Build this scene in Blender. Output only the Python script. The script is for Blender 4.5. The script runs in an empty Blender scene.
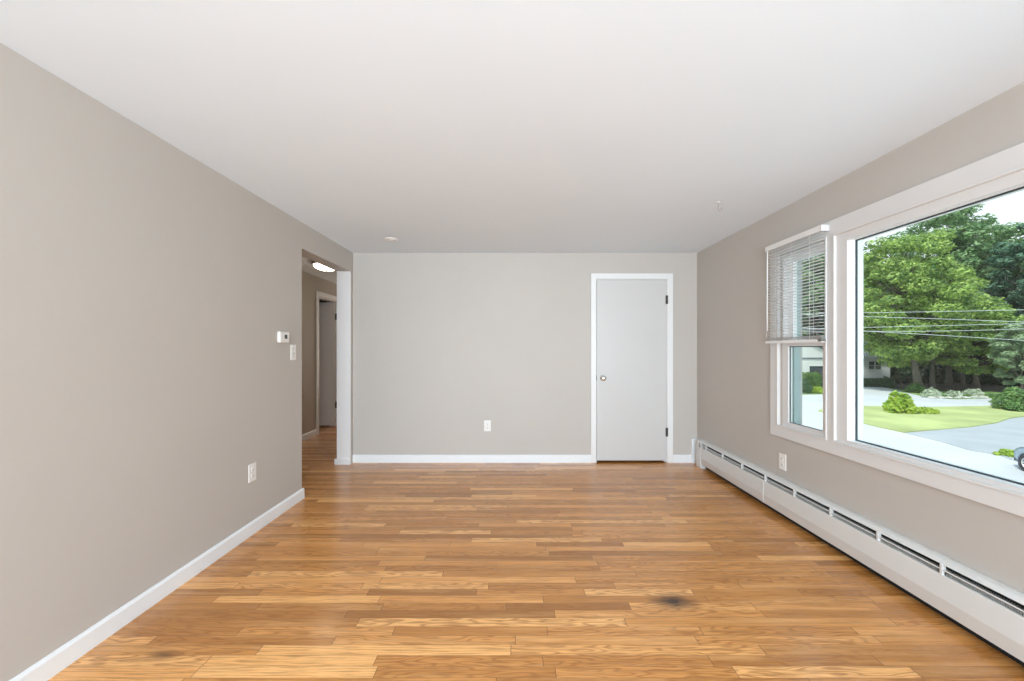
import bpy, bmesh, math, random
import numpy as np
from mathutils import Vector, Matrix, Euler
C = bpy.context.scene.collection
SC = bpy.context.scene
PI = math.pi

# ------------------------------------------------------------------ camera
EYE = 1.27
FPX = 400.0
cam_d = bpy.data.cameras.new('camera'); cam = bpy.data.objects.new('camera', cam_d); C.objects.link(cam)
cam.location = (0, 0, EYE); cam.rotation_euler = (PI / 2, 0, 0)
cam_d.sensor_width = 36; cam_d.lens = FPX * 36 / 1024
cam_d.shift_x = -2 / 1024; cam_d.shift_y = 8.5 / 1024
cam_d.clip_start = 0.02; cam_d.clip_end = 400
SC.camera = cam

# ------------------------------------------------------------------ sky, sun, exposure
w = bpy.data.worlds.new('sky'); SC.world = w; w.use_nodes = True
nt = w.node_tree; bg = nt.nodes['Background']
tc = nt.nodes.new('ShaderNodeTexCoord'); sp = nt.nodes.new('ShaderNodeSeparateXYZ')
rp = nt.nodes.new('ShaderNodeValToRGB')
rp.color_ramp.elements[0].position = 0.0; rp.color_ramp.elements[0].color = (0.99, 0.99, 1.0, 1)
rp.color_ramp.elements[1].position = 0.7; rp.color_ramp.elements[1].color = (0.62, 0.80, 1.0, 1)
nt.links.new(tc.outputs['Generated'], sp.inputs[0]); nt.links.new(sp.outputs['Z'], rp.inputs[0])
nt.links.new(rp.outputs[0], bg.inputs['Color']); bg.inputs['Strength'].default_value = 1.35
sun_d = bpy.data.lights.new('sun', 'SUN'); sun = bpy.data.objects.new('sun', sun_d); C.objects.link(sun)
sun_d.energy = 3.6; sun_d.angle = math.radians(4); sun_d.color = (1.0, 0.96, 0.88)
sun.rotation_euler = Vector((0.42, 0.36, -0.83)).to_track_quat('-Z', 'Y').to_euler()

def area(name, loc, direction, sx, sy, power, color=(1, 1, 1)):
    d = bpy.data.lights.new(name, 'AREA'); o = bpy.data.objects.new(name, d); C.objects.link(o)
    d.shape = 'RECTANGLE'; d.size = sx; d.size_y = sy; d.energy = power; d.color = color
    o.location = loc; o.rotation_euler = Vector(direction).to_track_quat('-Z', 'Y').to_euler()
    return o
# added fill lamp behind the camera, standing in for window daylight
rw = area('rear_fill_light', (0.0, -2.74, 1.35), (0, 1, 0.0), 3.2, 1.6, 172, (0.785, 0.92, 1.03)); rw.data.spread = math.radians(130)
# added fill lamp behind the camera, tilted up at the ceiling like a flash
area('upward_fill_light', (0.0, -0.6, 0.8), (0, 1, 1), 1.2, 1.2, 13, (0.78, 0.92, 1.08))
# added warm fill lamp, out of view at the hall's far end
area('hall_fill_light', (-2.42, 8.9, 1.3), (0, -1, 0), 0.8, 1.8, 24, (1.0, 0.90, 0.76))

SC.view_settings.view_transform = 'Standard'
SC.view_settings.look = 'None'
SC.view_settings.gamma = 1
SC.view_settings.use_curve_mapping = False
SC.view_settings.exposure = 0.0
SC.cycles.max_bounces = 10
SC.cycles.diffuse_bounces = 6
SC.cycles.transparent_max_bounces = 16
SC.cycles.sample_clamp_indirect = 6

# ------------------------------------------------------------------ materials
def newmat(name):
    m = bpy.data.materials.new(name); m.use_nodes = True
    return m, m.node_tree, m.node_tree.nodes['Principled BSDF']
def mat(name, col, rough=0.5, metal=0.0, bump=0.0, bscale=60.0, var=0.0, vscale=3.0, spec=0.5):
    m, t, p = newmat(name)
    p.inputs['Base Color'].default_value = (*col, 1)
    p.inputs['Roughness'].default_value = rough
    p.inputs['Metallic'].default_value = metal
    p.inputs['Specular IOR Level'].default_value = spec
    co = t.nodes.new('ShaderNodeTexCoord')
    if bump:
        n = t.nodes.new('ShaderNodeTexNoise'); n.inputs['Scale'].default_value = bscale; n.inputs['Detail'].default_value = 3
        b = t.nodes.new('ShaderNodeBump'); b.inputs['Strength'].default_value = bump; b.inputs['Distance'].default_value = 0.01
        t.links.new(co.outputs['Object'], n.inputs['Vector']); t.links.new(n.outputs['Fac'], b.inputs['Height'])
        t.links.new(b.outputs[0], p.inputs['Normal'])
    if var:
        n = t.nodes.new('ShaderNodeTexNoise'); n.inputs['Scale'].default_value = vscale; n.inputs['Detail'].default_value = 4
        r = t.nodes.new('ShaderNodeValToRGB')
        r.color_ramp.elements[0].position = 0.3; r.color_ramp.elements[1].position = 0.7
        r.color_ramp.elements[0].color = (*[c * (1 - var) for c in col], 1)
        r.color_ramp.elements[1].color = (*[min(1, c * (1 + var)) for c in col], 1)
        t.links.new(co.outputs['Object'], n.inputs['Vector']); t.links.new(n.outputs['Fac'], r.inputs[0])
        t.links.new(r.outputs[0], p.inputs['Base Color'])
    return m
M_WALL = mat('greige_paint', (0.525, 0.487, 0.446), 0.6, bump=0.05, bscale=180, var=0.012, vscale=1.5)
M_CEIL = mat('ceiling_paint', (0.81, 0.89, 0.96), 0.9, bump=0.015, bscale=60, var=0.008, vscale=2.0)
M_TRIM = mat('trim_paint', (0.80, 0.80, 0.79), 0.35, var=0.01)
M_JAMB = mat('opening_trim_paint', (0.78, 0.76, 0.75), 0.4, var=0.01)
M_BASE = mat('baseboard_paint', (0.84, 0.86, 0.87), 0.35, var=0.01)
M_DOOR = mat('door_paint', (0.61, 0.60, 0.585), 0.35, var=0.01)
M_HDOOR = mat('hall_door_paint', (0.84, 0.77, 0.71), 0.35, var=0.01)
M_WINT = mat('window_trim_paint', (0.71, 0.695, 0.68), 0.4, var=0.01)
M_SASH = mat('window_sash_white', (0.84, 0.85, 0.85), 0.35, var=0.01)
M_CHAN = mat('storm_channel_grey_green', (0.36, 0.44, 0.43), 0.5, var=0.03)
M_SEAL = mat('window_gasket', (0.03, 0.045, 0.05), 0.5, var=0.05)
M_HEAT = mat('heater_enamel', (0.71, 0.71, 0.69), 0.35, var=0.02)
M_BLACK = mat('dark_void', (0.008, 0.008, 0.009), 0.8, var=0.1)
M_FIN = mat('aluminium_fins', (0.55, 0.55, 0.52), 0.5, 0.3, var=0.1, vscale=40)
M_CHROME = mat('satin_chrome', (0.75, 0.74, 0.72), 0.18, 1.0, var=0.02)
M_BRONZE = mat('dark_hinge_metal', (0.09, 0.085, 0.08), 0.4, 0.7, var=0.05)
M_PLATE = mat('ivory_plastic', (0.82, 0.80, 0.76), 0.35, var=0.01)
M_SLOT = mat('socket_slot', (0.16, 0.15, 0.14), 0.6, var=0.05)
M_BLIND = mat('blind_vinyl', (0.80, 0.79, 0.77), 0.4, var=0.01)
M_CORD = mat('blind_cord', (0.78, 0.78, 0.76), 0.8, var=0.02)
M_SCREEN = mat('thermostat_screen', (0.06, 0.06, 0.055), 0.25, var=0.05)
M_RIM = mat('brushed_nickel', (0.35, 0.33, 0.30), 0.35, 0.9, var=0.03)
M_HALL = mat('shaded_hall_paint', (0.47, 0.42, 0.36), 0.6, bump=0.05, bscale=180, var=0.012, vscale=1.5)  # wall paint made darker and browner to carry the hall's shade

def glass_mat():
    m = bpy.data.materials.new('window_glass'); m.use_nodes = True; t = m.node_tree
    t.nodes.clear()
    out = t.nodes.new('ShaderNodeOutputMaterial'); mx = t.nodes.new('ShaderNodeMixShader')
    tr = t.nodes.new('ShaderNodeBsdfTransparent'); tr.inputs[0].default_value = (0.95, 0.985, 0.975, 1)
    gl = t.nodes.new('ShaderNodeBsdfGlossy'); gl.inputs['Roughness'].default_value = 0.02
    lw = t.nodes.new('ShaderNodeLayerWeight'); lw.inputs['Blend'].default_value = 0.5
    pw = t.nodes.new('ShaderNodeMath'); pw.operation = 'POWER'; pw.inputs[1].default_value = 5.0
    fr = t.nodes.new('ShaderNodeMath'); fr.operation = 'MULTIPLY_ADD'; fr.inputs[1].default_value = 0.6; fr.inputs[2].default_value = 0.03
    t.links.new(lw.outputs['Facing'], pw.inputs[0]); t.links.new(pw.outputs[0], fr.inputs[0])
    t.links.new(fr.outputs[0], mx.inputs[0]); t.links.new(tr.outputs[0], mx.inputs[1]); t.links.new(gl.outputs[0], mx.inputs[2])
    t.links.new(mx.outputs[0], out.inputs['Surface'])
    return m
M_GLASS = glass_mat()

def emit_mat(name, col, strength):
    m, t, p = newmat(name)
    p.inputs['Base Color'].default_value = (0.8, 0.8, 0.78, 1)
    p.inputs['Emission Color'].default_value = (*col, 1); p.inputs['Emission Strength'].default_value = strength
    return m
M_LAMP = emit_mat('lit_glass_bowl', (1.0, 0.88, 0.72), 9.0)

def floor_mat():
    m, t, p = newmat('oak_strip_floor')
    N = t.nodes.new; L = t.links.new
    def math_(op, a, b=None, c=None):
        n = N('ShaderNodeMath'); n.operation = op
        for i, v in enumerate((a, b, c)):
            if v is None: continue
            if isinstance(v, (int, float)): n.inputs[i].default_value = v
            else: L(v, n.inputs[i])
        return n.outputs[0]
    def comb(x, y, z=0.0):
        n = N('ShaderNodeCombineXYZ')
        for i, v in enumerate((x, y, z)):
            if isinstance(v, (int, float)): n.inputs[i].default_value = v
            else: L(v, n.inputs[i])
        return n.outputs[0]
    def mixc(fac, a, b, mode='MIX'):
        n = N('ShaderNodeMix'); n.data_type = 'RGBA'; n.blend_type = mode
        if isinstance(fac, (int, float)): n.inputs[0].default_value = fac
        else: L(fac, n.inputs[0])
        for k, v in ((6, a), (7, b)):
            if isinstance(v, tuple): n.inputs[k].default_value = (*v, 1)
            else: L(v, n.inputs[k])
        return n.outputs[2]
    def wn(vec, dim='2D'):
        n = N('ShaderNodeTexWhiteNoise'); n.noise_dimensions = dim
        L(vec, n.inputs['W' if dim == '1D' else 'Vector']); return n.outputs['Value']
    def noise(vec, scale, detail=3, rough=0.5):
        n = N('ShaderNodeTexNoise'); n.inputs['Scale'].default_value = scale; n.inputs['Detail'].default_value = detail
        n.inputs['Roughness'].default_value = rough; L(vec, n.inputs['Vector']); return n.outputs['Fac']
    co = N('ShaderNodeTexCoord'); s = N('ShaderNodeSeparateXYZ'); L(co.outputs['Object'], s.inputs[0])
    x, y = s.outputs[0], s.outputs[1]
    W = 0.05715
    ry = math_('DIVIDE', math_('ADD', y, 10.0), W)
    row = math_('FLOOR', ry); fy = math_('FRACT', ry)
    r1 = wn(comb(row, 3.3)); r2 = wn(comb(row, 17.7))
    Ln = math_('MULTIPLY_ADD', r1, 0.75, 0.55)
    xs = math_('DIVIDE', math_('ADD', math_('ADD', x, 20.0), math_('MULTIPLY', r2, 7.0)), Ln)
    colm = math_('FLOOR', xs); fx = math_('FRACT', xs)
    idv = wn(comb(row, colm)); id2 = wn(comb(colm, row))
    rp = N('ShaderNodeValToRGB'); L(idv, rp.inputs[0]); cr = rp.color_ramp
    cr.elements[0].position = 0.0; cr.elements[0].color = (0.34, 0.145, 0.038, 1)
    cr.elements[1].position = 1.0; cr.elements[1].color = (0.88, 0.50, 0.205, 1)
    for pos, c in ((0.14, (0.45, 0.198, 0.055)), (0.5, (0.59, 0.272, 0.082)), (0.8, (0.70, 0.34, 0.115)), (0.92, (0.81, 0.43, 0.16))):
        e = cr.elements.new(pos); e.color = (*c, 1)
    base = rp.outputs[0]
    # slow tonal drift along a board
    gx = math_('MULTIPLY_ADD', idv, 31.0, x); gy = math_('MULTIPLY_ADD', id2, 17.0, y)
    gv = comb(math_('MULTIPLY', gx, 1.3), math_('MULTIPLY', gy, 9.0), math_('MULTIPLY', idv, 9.0))
    n1 = noise(gv, 1.6, 2)
    cath = math_('SINE', math_('MULTIPLY', n1, 75.0))
    cathm = math_('MULTIPLY', math_('POWER', math_('MULTIPLY_ADD', cath, 0.5, 0.5), 3.0), math_('GREATER_THAN', id2, 0.30))
    fine = noise(comb(math_('MULTIPLY', gx, 5.0), math_('MULTIPLY', gy, 150.0), idv), 1.0, 5, 0.6)
    drift = noise(comb(math_('MULTIPLY', gx, 1.5), math_('MULTIPLY', gy, 22.0), id2), 1.0, 2)
    c1 = mixc(math_('MULTIPLY', cathm, 0.66), base, (0.30, 0.115, 0.028))
    finem = math_('MULTIPLY', math_('SMOOTH_MIN', math_('MAXIMUM', math_('MULTIPLY_ADD', fine, 5.0, -2.3), 0.0), 1.0, 0.05), 0.8)
    c2 = mixc(finem, c1, (0.30, 0.12, 0.03))
    dm = math_('MULTIPLY', math_('MAXIMUM', math_('MULTIPLY_ADD', drift, 3.0, -1.5), 0.0), 0.45)
    c3 = mixc(dm, c2, (0.90, 0.54, 0.24))
    # mineral streaks on a few boards
    kn = noise(comb(math_('MULTIPLY', gx, 3.0), math_('MULTIPLY', gy, 22.0), 4.0), 1.0, 3)
    km = math_('MULTIPLY', math_('MAXIMUM', math_('MULTIPLY_ADD', kn, 8.0, -5.2), 0.0), 0.5)
    c4 = mixc(math_('MINIMUM', km, 0.6), c3, (0.16, 0.07, 0.03))
    # seams
    edge = math_('MINIMUM', fy, math_('SUBTRACT', 1.0, fy))
    g1 = math_('LESS_THAN', edge, 0.016)
    exx = math_('MULTIPLY', math_('MINIMUM', fx, math_('SUBTRACT', 1.0, fx)), Ln)
    g2 = math_('LESS_THAN', exx, 0.0014)
    gap = math_('MAXIMUM', math_('MULTIPLY', g1, math_('MULTIPLY_ADD', r2, 0.6, 0.1)), math_('MULTIPLY', g2, 0.75))
    c5 = mixc(gap, c4, (0.10, 0.045, 0.018))
    # two worn dark stains
    def stain(cx, cy, rx, ry_, strength, cin):
        dx = math_('DIVIDE', math_('SUBTRACT', x, cx), rx); dy = math_('DIVIDE', math_('SUBTRACT', y, cy), ry_)
        d = math_('SQRT', math_('ADD', math_('MULTIPLY', dx, dx), math_('MULTIPLY', dy, dy)))
        nn = noise(comb(math_('MULTIPLY', x, 14.0), math_('MULTIPLY', y, 60.0)), 1.0, 3)
        d2 = math_('ADD', d, math_('MULTIPLY_ADD', nn, 1.0, -0.5))
        f = math_('MULTIPLY', math_('MINIMUM', math_('MAXIMUM', math_('SUBTRACT', 1.15, d2), 0.0), 1.0), strength)
        return mixc(f, cin, (0.045, 0.020, 0.010))
    c6 = stain(0.80, 2.01, 0.13, 0.07, 1.0, c5)
    c6 = stain(-1.45, 1.66, 0.09, 0.03, 0.6, c6)
    L(mixc(1.0, c6, (1.13, 1.09, 1.0), 'MULTIPLY'), p.inputs['Base Color'])
    p.inputs['Roughness'].default_value = 0.32
    rr = math_('MULTIPLY_ADD', fine, 0.12, 0.20); L(rr, p.inputs['Roughness'])
    p.inputs['Specular IOR Level'].default_value = 0.5
    p.inputs['Coat Weight'].default_value = 0.25; p.inputs['Coat Roughness'].default_value = 0.16
    b = N('ShaderNodeBump'); b.inputs['Strength'].default_value = 0.25; b.inputs['Distance'].default_value = 0.0008
    L(math_('MULTIPLY_ADD', gap, -1.0, math_('MULTIPLY', idv, 0.6)), b.inputs['Height']); L(b.outputs[0], p.inputs['Normal'])
    return m
M_FLOOR = floor_mat()

def leaf_mat(name, dark, light, trans=0.35):
    m = bpy.data.materials.new(name); m.use_nodes = True; t = m.node_tree
    p = t.nodes['Principled BSDF']; out = t.nodes['Material Output']
    ge = t.nodes.new('ShaderNodeNewGeometry'); r = t.nodes.new('ShaderNodeValToRGB')
    r.color_ramp.elements[0].color = (*dark, 1); r.color_ramp.elements[1].color = (*light, 1)
    n = t.nodes.new('ShaderNodeTexNoise'); n.inputs['Scale'].default_value = 0.9; n.inputs['Detail'].default_value = 2
    co = t.nodes.new('ShaderNodeTexCoord'); t.links.new(co.outputs['Object'], n.inputs['Vector'])
    a = t.nodes.new('ShaderNodeMath'); a.operation = 'MULTIPLY_ADD'; a.inputs[1].default_value = 1.9; a.inputs[2].default_value = -0.75
    b_ = t.nodes.new('ShaderNodeMath'); b_.operation = 'MULTIPLY_ADD'; b_.inputs[1].default_value = 0.6; b_.use_clamp = True
    t.links.new(n.outputs['Fac'], a.inputs[0]); t.links.new(ge.outputs['Random Per Island'], b_.inputs[0]); t.links.new(a.outputs[0], b_.inputs[2])
    t.links.new(b_.outputs[0], r.inputs[0]); t.links.new(r.outputs[0], p.inputs['Base Color'])
    p.inputs['Roughness'].default_value = 0.55
    tl = t.nodes.new('ShaderNodeBsdfTranslucent'); t.links.new(r.outputs[0], tl.inputs[0])
    mx = t.nodes.new('ShaderNodeMixShader'); mx.inputs[0].default_value = trans
    t.links.new(p.outputs[0], mx.inputs[1]); t.links.new(tl.outputs[0], mx.inputs[2]); t.links.new(mx.outputs[0], out.inputs['Surface'])
    return m
M_LF_MAPLE = leaf_mat('maple_leaves', (0.06, 0.17, 0.04), (0.58, 0.75, 0.20))
M_LF_MID = leaf_mat('mid_green_leaves', (0.08, 0.20, 0.07), (0.38, 0.56, 0.27))
M_LF_DARK = leaf_mat('dark_blue_green_leaves', (0.035, 0.10, 0.06), (0.20, 0.36, 0.23))
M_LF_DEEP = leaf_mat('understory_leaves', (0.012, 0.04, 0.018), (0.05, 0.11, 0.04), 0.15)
M_LF_PALE = leaf_mat('pale_grey_green_leaves', (0.20, 0.32, 0.16), (0.46, 0.58, 0.36))
M_LF_BRIGHT = leaf_mat('bright_shrub_leaves', (0.24, 0.42, 0.03), (0.62, 0.74, 0.12))
M_LF_HEDGE = leaf_mat('hedge_leaves', (0.08, 0.20, 0.05), (0.26, 0.42, 0.12))
M_LF_HEDGED = leaf_mat('dark_hedge_leaves', (0.05, 0.13, 0.05), (0.14, 0.26, 0.11))
M_FLOWER = leaf_mat('white_blossom', (0.34, 0.45, 0.26), (0.85, 0.88, 0.78))
M_BARK = mat('bark', (0.13, 0.115, 0.095), 0.9, bump=0.5, bscale=8, var=0.25, vscale=4)
M_LAWN = mat('lawn', (0.41, 0.46, 0.18), 0.9, bump=0.3, bscale=6, var=0.22, vscale=0.35)
M_FIELD = mat('darker_grass', (0.22, 0.34, 0.10), 0.95, bump=0.3, bscale=5, var=0.25, vscale=0.3)  # darker green grass for the open base ground
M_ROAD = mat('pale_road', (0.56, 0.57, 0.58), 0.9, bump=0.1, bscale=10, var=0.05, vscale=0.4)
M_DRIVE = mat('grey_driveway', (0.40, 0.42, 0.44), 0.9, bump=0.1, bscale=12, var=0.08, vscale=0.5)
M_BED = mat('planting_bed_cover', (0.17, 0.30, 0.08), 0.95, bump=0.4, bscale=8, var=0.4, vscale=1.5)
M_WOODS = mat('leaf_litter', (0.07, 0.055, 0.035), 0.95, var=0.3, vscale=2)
M_STONE = mat('edging_stone', (0.55, 0.54, 0.50), 0.9, var=0.15, vscale=2)
M_SIDING = mat('white_siding', (0.78, 0.80, 0.81), 0.6, var=0.02)
M_ROOF = mat('slate_roof', (0.14, 0.16, 0.19), 0.8, var=0.15, vscale=2)
M_HWIN = mat('house_window_glass', (0.04, 0.06, 0.08), 0.1, var=0.05)
M_GARAGE = mat('dark_garage_door', (0.06, 0.07, 0.09), 0.5, var=0.08)
M_WIRE = mat('cable_grey', (0.62, 0.65, 0.68), 0.6, var=0.05)
M_CARP = mat('silver_blue_paint', (0.28, 0.38, 0.47), 0.25, 0.5, var=0.01)
M_CARD = mat('dark_trim_plastic', (0.03, 0.04, 0.06), 0.5, var=0.03)
M_TYRE = mat('tyre_rubber', (0.02, 0.02, 0.022), 0.8, var=0.05)

# ------------------------------------------------------------------ mesh helpers
class MB:
    def __init__(s): s.bm = bmesh.new()
    def box(s, x0, x1, y0, y1, z0, z1, bev=0.0, seg=2):
        t = bmesh.new(); bmesh.ops.create_cube(t, size=1)
        for v in t.verts:
            v.co = Vector(((x0 + x1) / 2 + v.co.x * abs(x1 - x0), (y0 + y1) / 2 + v.co.y * abs(y1 - y0), (z0 + z1) / 2 + v.co.z * abs(z1 - z0)))
        if bev: bmesh.ops.bevel(t, geom=t.edges[:], offset=bev, segments=seg, affect='EDGES', profile=0.6)
        s.join(t); return s
    def join(s, t, M=None):
        if M is not None: t.transform(M)
        vm = {}
        for v in t.verts: vm[v] = s.bm.verts.new(v.co)
        for f in t.faces:
            try:
                nf = s.bm.faces.new([vm[v] for v in f.verts]); nf.smooth = f.smooth
            except ValueError: pass
        t.free(); return s
    def prism(s, pts, axis, a, b, smooth=False):
        """closed outline pts (2-D) pushed along axis from a to b; axis 'y': pts are (x,z), 'x': (y,z), 'z': (x,y)"""
        def P(p, v):
            return {'y': (p[0], v, p[1]), 'x': (v, p[0], p[1]), 'z': (p[0], p[1], v)}[axis]
        t = bmesh.new(); A = [t.verts.new(P(p, a)) for p in pts]; B = [t.verts.new(P(p, b)) for p in pts]
        n = len(pts)
        t.faces.new(A); t.faces.new(B[::-1])
        for i in range(n):
            f = t.faces.new((A[i], A[(i + 1) % n], B[(i + 1) % n], B[i])); f.smooth = smooth
        bmesh.ops.recalc_face_normals(t, faces=t.faces[:])
        s.join(t); return s
    def lathe(s, prof, seg=32, M=None):
        """prof: list of (r,z) spun about z"""
        t = bmesh.new(); rings = []
        for r, z in prof:
            if r < 1e-6: rings.append([t.verts.new((0, 0, z))])
            else: rings.append([t.verts.new((r * math.cos(2 * PI * k / seg), r * math.sin(2 * PI * k / seg), z)) for k in range(seg)])
        for a, b in zip(rings, rings[1:]):
            for k in range(seg):
                k2 = (k + 1) % seg
                vs = [a[k % len(a)], a[k2 % len(a)], b[k2 % len(b)], b[k % len(b)]]
                u = []
                for v in vs:
                    if v not in u: u.append(v)
                if len(u) > 2:
                    f = t.faces.new(u); f.smooth = True
        bmesh.ops.recalc_face_normals(t, faces=t.faces[:])
        s.join(t, M); return s
    def tube(s, pts, rads, seg=8):
        t = bmesh.new(); rings = []
        pts = [Vector(p) for p in pts]
        if isinstance(rads, (int, float)): rads = [rads] * len(pts)
        for i, p in enumerate(pts):
            d = (pts[min(i + 1, len(pts) - 1)] - pts[max(i - 1, 0)]).normalized()
            u = d.cross(Vector((0, 0, 1)));
            if u.length < 1e-3: u = d.cross(Vector((1, 0, 0)))
            u.normalize(); v = d.cross(u)
            rings.append([t.verts.new(p + (u * math.cos(2 * PI * k / seg) + v * math.sin(2 * PI * k / seg)) * rads[i]) for k in range(seg)])
        for a, b in zip(rings, rings[1:]):
            for k in range(seg):
                f = t.faces.new((a[k], a[(k + 1) % seg], b[(k + 1) % seg], b[k])); f.smooth = True
        t.faces.new(rings[0][::-1]); t.faces.new(rings[-1])
        bmesh.ops.recalc_face_normals(t, faces=t.faces[:])
        s.join(t); return s
    def build(s, name, m, parent=None, loc=None):
        me = bpy.data.meshes.new(name)
        if loc is not None:
            s.bm.transform(Matrix.Translation(-Vector(loc)))
        s.bm.to_mesh(me); s.bm.free()
        me.materials.append(m)
        o = bpy.data.objects.new(name, me); C.objects.link(o)
        if loc is not None: o.location = loc
        if parent is not None: o.parent = parent
        return o

def tag(o, label=None, cat=None, group=None, kind=None):
    if label: o['label'] = label
    if cat: o['category'] = cat
    if group: o['group'] = group
    if kind: o['kind'] = kind
    return o
def thing(name, loc, label, cat, group=None, rz=0, kind=None):
    o = bpy.data.objects.new(name, None); C.objects.link(o); o.location = loc; o.rotation_euler = (0, 0, rz)
    o.empty_display_size = 0.1
    return tag(o, label, cat, group, kind)
def struct(o, label=None): o['kind'] = 'structure'; 
def sbuild(mb, name, m, label, cat):
    o = mb.build(name, m); return tag(o, label, cat, kind='structure')

# ------------------------------------------------------------------ room shell
XL, XR, YB, H = -1.80, 2.048, 4.476, 2.344
YR = -2.8                                     # wall behind the camera
XH = -2.92                                    # far side wall of the hall
sbuild(MB().box(-4.6, XR + 0.152, YR - 0.15, 9.15, -0.12, 0.0), 'floor', M_FLOOR, 'glossy honey oak strip floor with mixed light and dark boards', 'floor')
sbuild(MB().box(-4.6, XR + 0.152, YR - 0.15, 9.15, H, H + 0.2), 'ceiling', M_CEIL, 'flat white painted ceiling', 'ceiling')
b = MB(); b.box(XL - 0.152, XL, YR, 3.396, 0, H, 0.004); b.box(XL - 0.152, XL, 3.392, 4.417, 2.125, H); b.box(XL - 0.152, XL, 4.417, YB + 0.12, 0, H)
b.box(XL - 0.152, XL, YB + 0.12, 9.0, 0, H)
sbuild(b, 'wall_left', M_WALL, 'greige left wall with an opening into the hall', 'wall')
DX0, DX1, DZ = 0.922, 1.706, 2.046
b = MB(); b.box(XL, DX0 - 0.015, YB, YB + 0.12, 0, H); b.box(DX1 + 0.015, XR, YB, YB + 0.12, 0, H); b.box(DX0 - 0.015, DX1 + 0.015, YB, YB + 0.12, DZ + 0.015, H)
sbuild(b, 'wall_back', M_WALL, 'greige wall facing the camera with a white door', 'wall')
# closet behind the closed door
b = MB(); b.box(0.6, XR, 5.3, 5.4, 0, H); b.box(0.5, 0.6, YB + 0.12, 5.4, 0, H)
sbuild(b, 'wall_closet', M_WALL, 'wall inside the closet behind the door', 'wall')
# right wall with window openings
PW = (0.50, 2.53, 0.665, 1.985)       # picture window rough opening: y0,y1,z0,z1
DH = (2.61, 3.05, 0.665, 1.985)
FL = (-0.02, 0.42, 0.665, 1.985)
b = MB(); X0, X1 = XR, XR + 0.15
b.box(X0, X1, YR - 0.15, 9.0, 0, 0.665); b.box(X0, X1, YR - 0.15, 9.0, 1.985, H)
b.box(X0, X1, YR - 0.15, FL[0], 0.665, 1.985); b.box(X0, X1, FL[1], PW[0], 0.665, 1.985)
b.box(X0, X1, PW[1], DH[0], 0.665, 1.985); b.box(X0, X1, DH[1], 9.0, 0.665, 1.985)
sbuild(b, 'wall_right', M_WALL, 'greige window wall above the baseboard heater', 'wall')
# wall behind the camera with an added window around the fill lamp
b = MB(); b.box(XL - .15, -1.65, YR - .15, YR, 0, H); b.box(1.65, XR, YR - .15, YR, 0, H)
b.box(-1.65, 1.65, YR - .15, YR, 0, 0.5); b.box(-1.65, 1.65, YR - .15, YR, 2.2, H)
sbuild(b, 'wall_rear', M_WALL, 'greige wall behind the camera', 'wall')
b = MB(); b.box(-1.65, -1.58, YR - .1, YR + .01, .5, 2.2); b.box(1.58, 1.65, YR - .1, YR + .01, .5, 2.2); b.box(-1.58, 1.58, YR - .1, YR + .01, .5, .56); b.box(-1.58, 1.58, YR - .1, YR + .01, 2.14, 2.2)
w3 = sbuild(b, 'added_window', M_SASH, 'wide white window added behind the camera for fill light', 'window')  # made-up window, unseen, framing the rear fill lamp
MB().box(-1.58, 1.58, YR - .075, YR - .069, .56, 2.14).build('glass_pane', M_GLASS, w3)
# hall
HD0, HD1 = 5.97, 6.60                       # doorway in the hall wall
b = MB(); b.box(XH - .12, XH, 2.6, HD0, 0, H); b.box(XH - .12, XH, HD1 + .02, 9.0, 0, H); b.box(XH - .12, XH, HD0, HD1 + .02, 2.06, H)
sbuild(b, 'wall_hall', M_HALL, 'side wall of the hall with a doorway, coloured browner for shade', 'wall')
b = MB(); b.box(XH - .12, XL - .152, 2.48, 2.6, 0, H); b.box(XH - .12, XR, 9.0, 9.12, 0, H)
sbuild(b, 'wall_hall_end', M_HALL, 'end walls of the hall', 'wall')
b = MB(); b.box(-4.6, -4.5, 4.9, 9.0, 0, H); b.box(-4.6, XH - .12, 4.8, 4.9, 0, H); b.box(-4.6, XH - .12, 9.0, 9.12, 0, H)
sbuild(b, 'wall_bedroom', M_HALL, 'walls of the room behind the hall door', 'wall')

# baseboards
def basep(t, h=0.088):  # profile: distance out, z
    return [(0, 0), (t, 0), (t, h - 0.012), (t * 0.55, h - 0.002), (0.002, h), (0, h)]
BH = 0.088
sbuild(MB().prism([(XL + a, z) for a, z in basep(0.014)], 'y', YR, 3.41), 'baseboard_left', M_BASE, 'white baseboard along the left wall', 'baseboard')
b = MB(); b.prism([(YB - a, z) for a, z in basep(0.014)], 'x', XL, 0.862); b.prism([(YB - a, z) for a, z in basep(0.014)], 'x', 1.776, 1.98)
sbuild(b, 'baseboard_back', M_BASE, 'white baseboard along the wall with the door', 'baseboard')
sbuild(MB().box(1.978, 2.048, YB - 0.03, YB, 0, 0.275, 0.003), 'trim_5', M_BASE, 'tall white corner block beside the heater end', 'trim')
b = MB(); b.prism([(XH + a, z) for a, z in basep(0.014)], 'y', 2.6, HD0 - .075); b.prism([(XH + a, z) for a, z in basep(0.014)], 'y', HD1 + .08, 9)
sbuild(b, 'baseboard_hall', M_BASE, 'white baseboard in the hall', 'baseboard')
# opening end trim (white board closing the wall stub)
b = MB(); b.box(XL - 0.150, XL + 0.001, 4.398, 4.417, 0.0, 2.125, 0.003)
b.box(XL - 0.172, XL + 0.006, 4.386, 4.417, 0, 0.062, 0.004)
sbuild(b, 'trim_1', M_JAMB, 'white trim board on the far side of the hall opening', 'trim')

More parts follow.
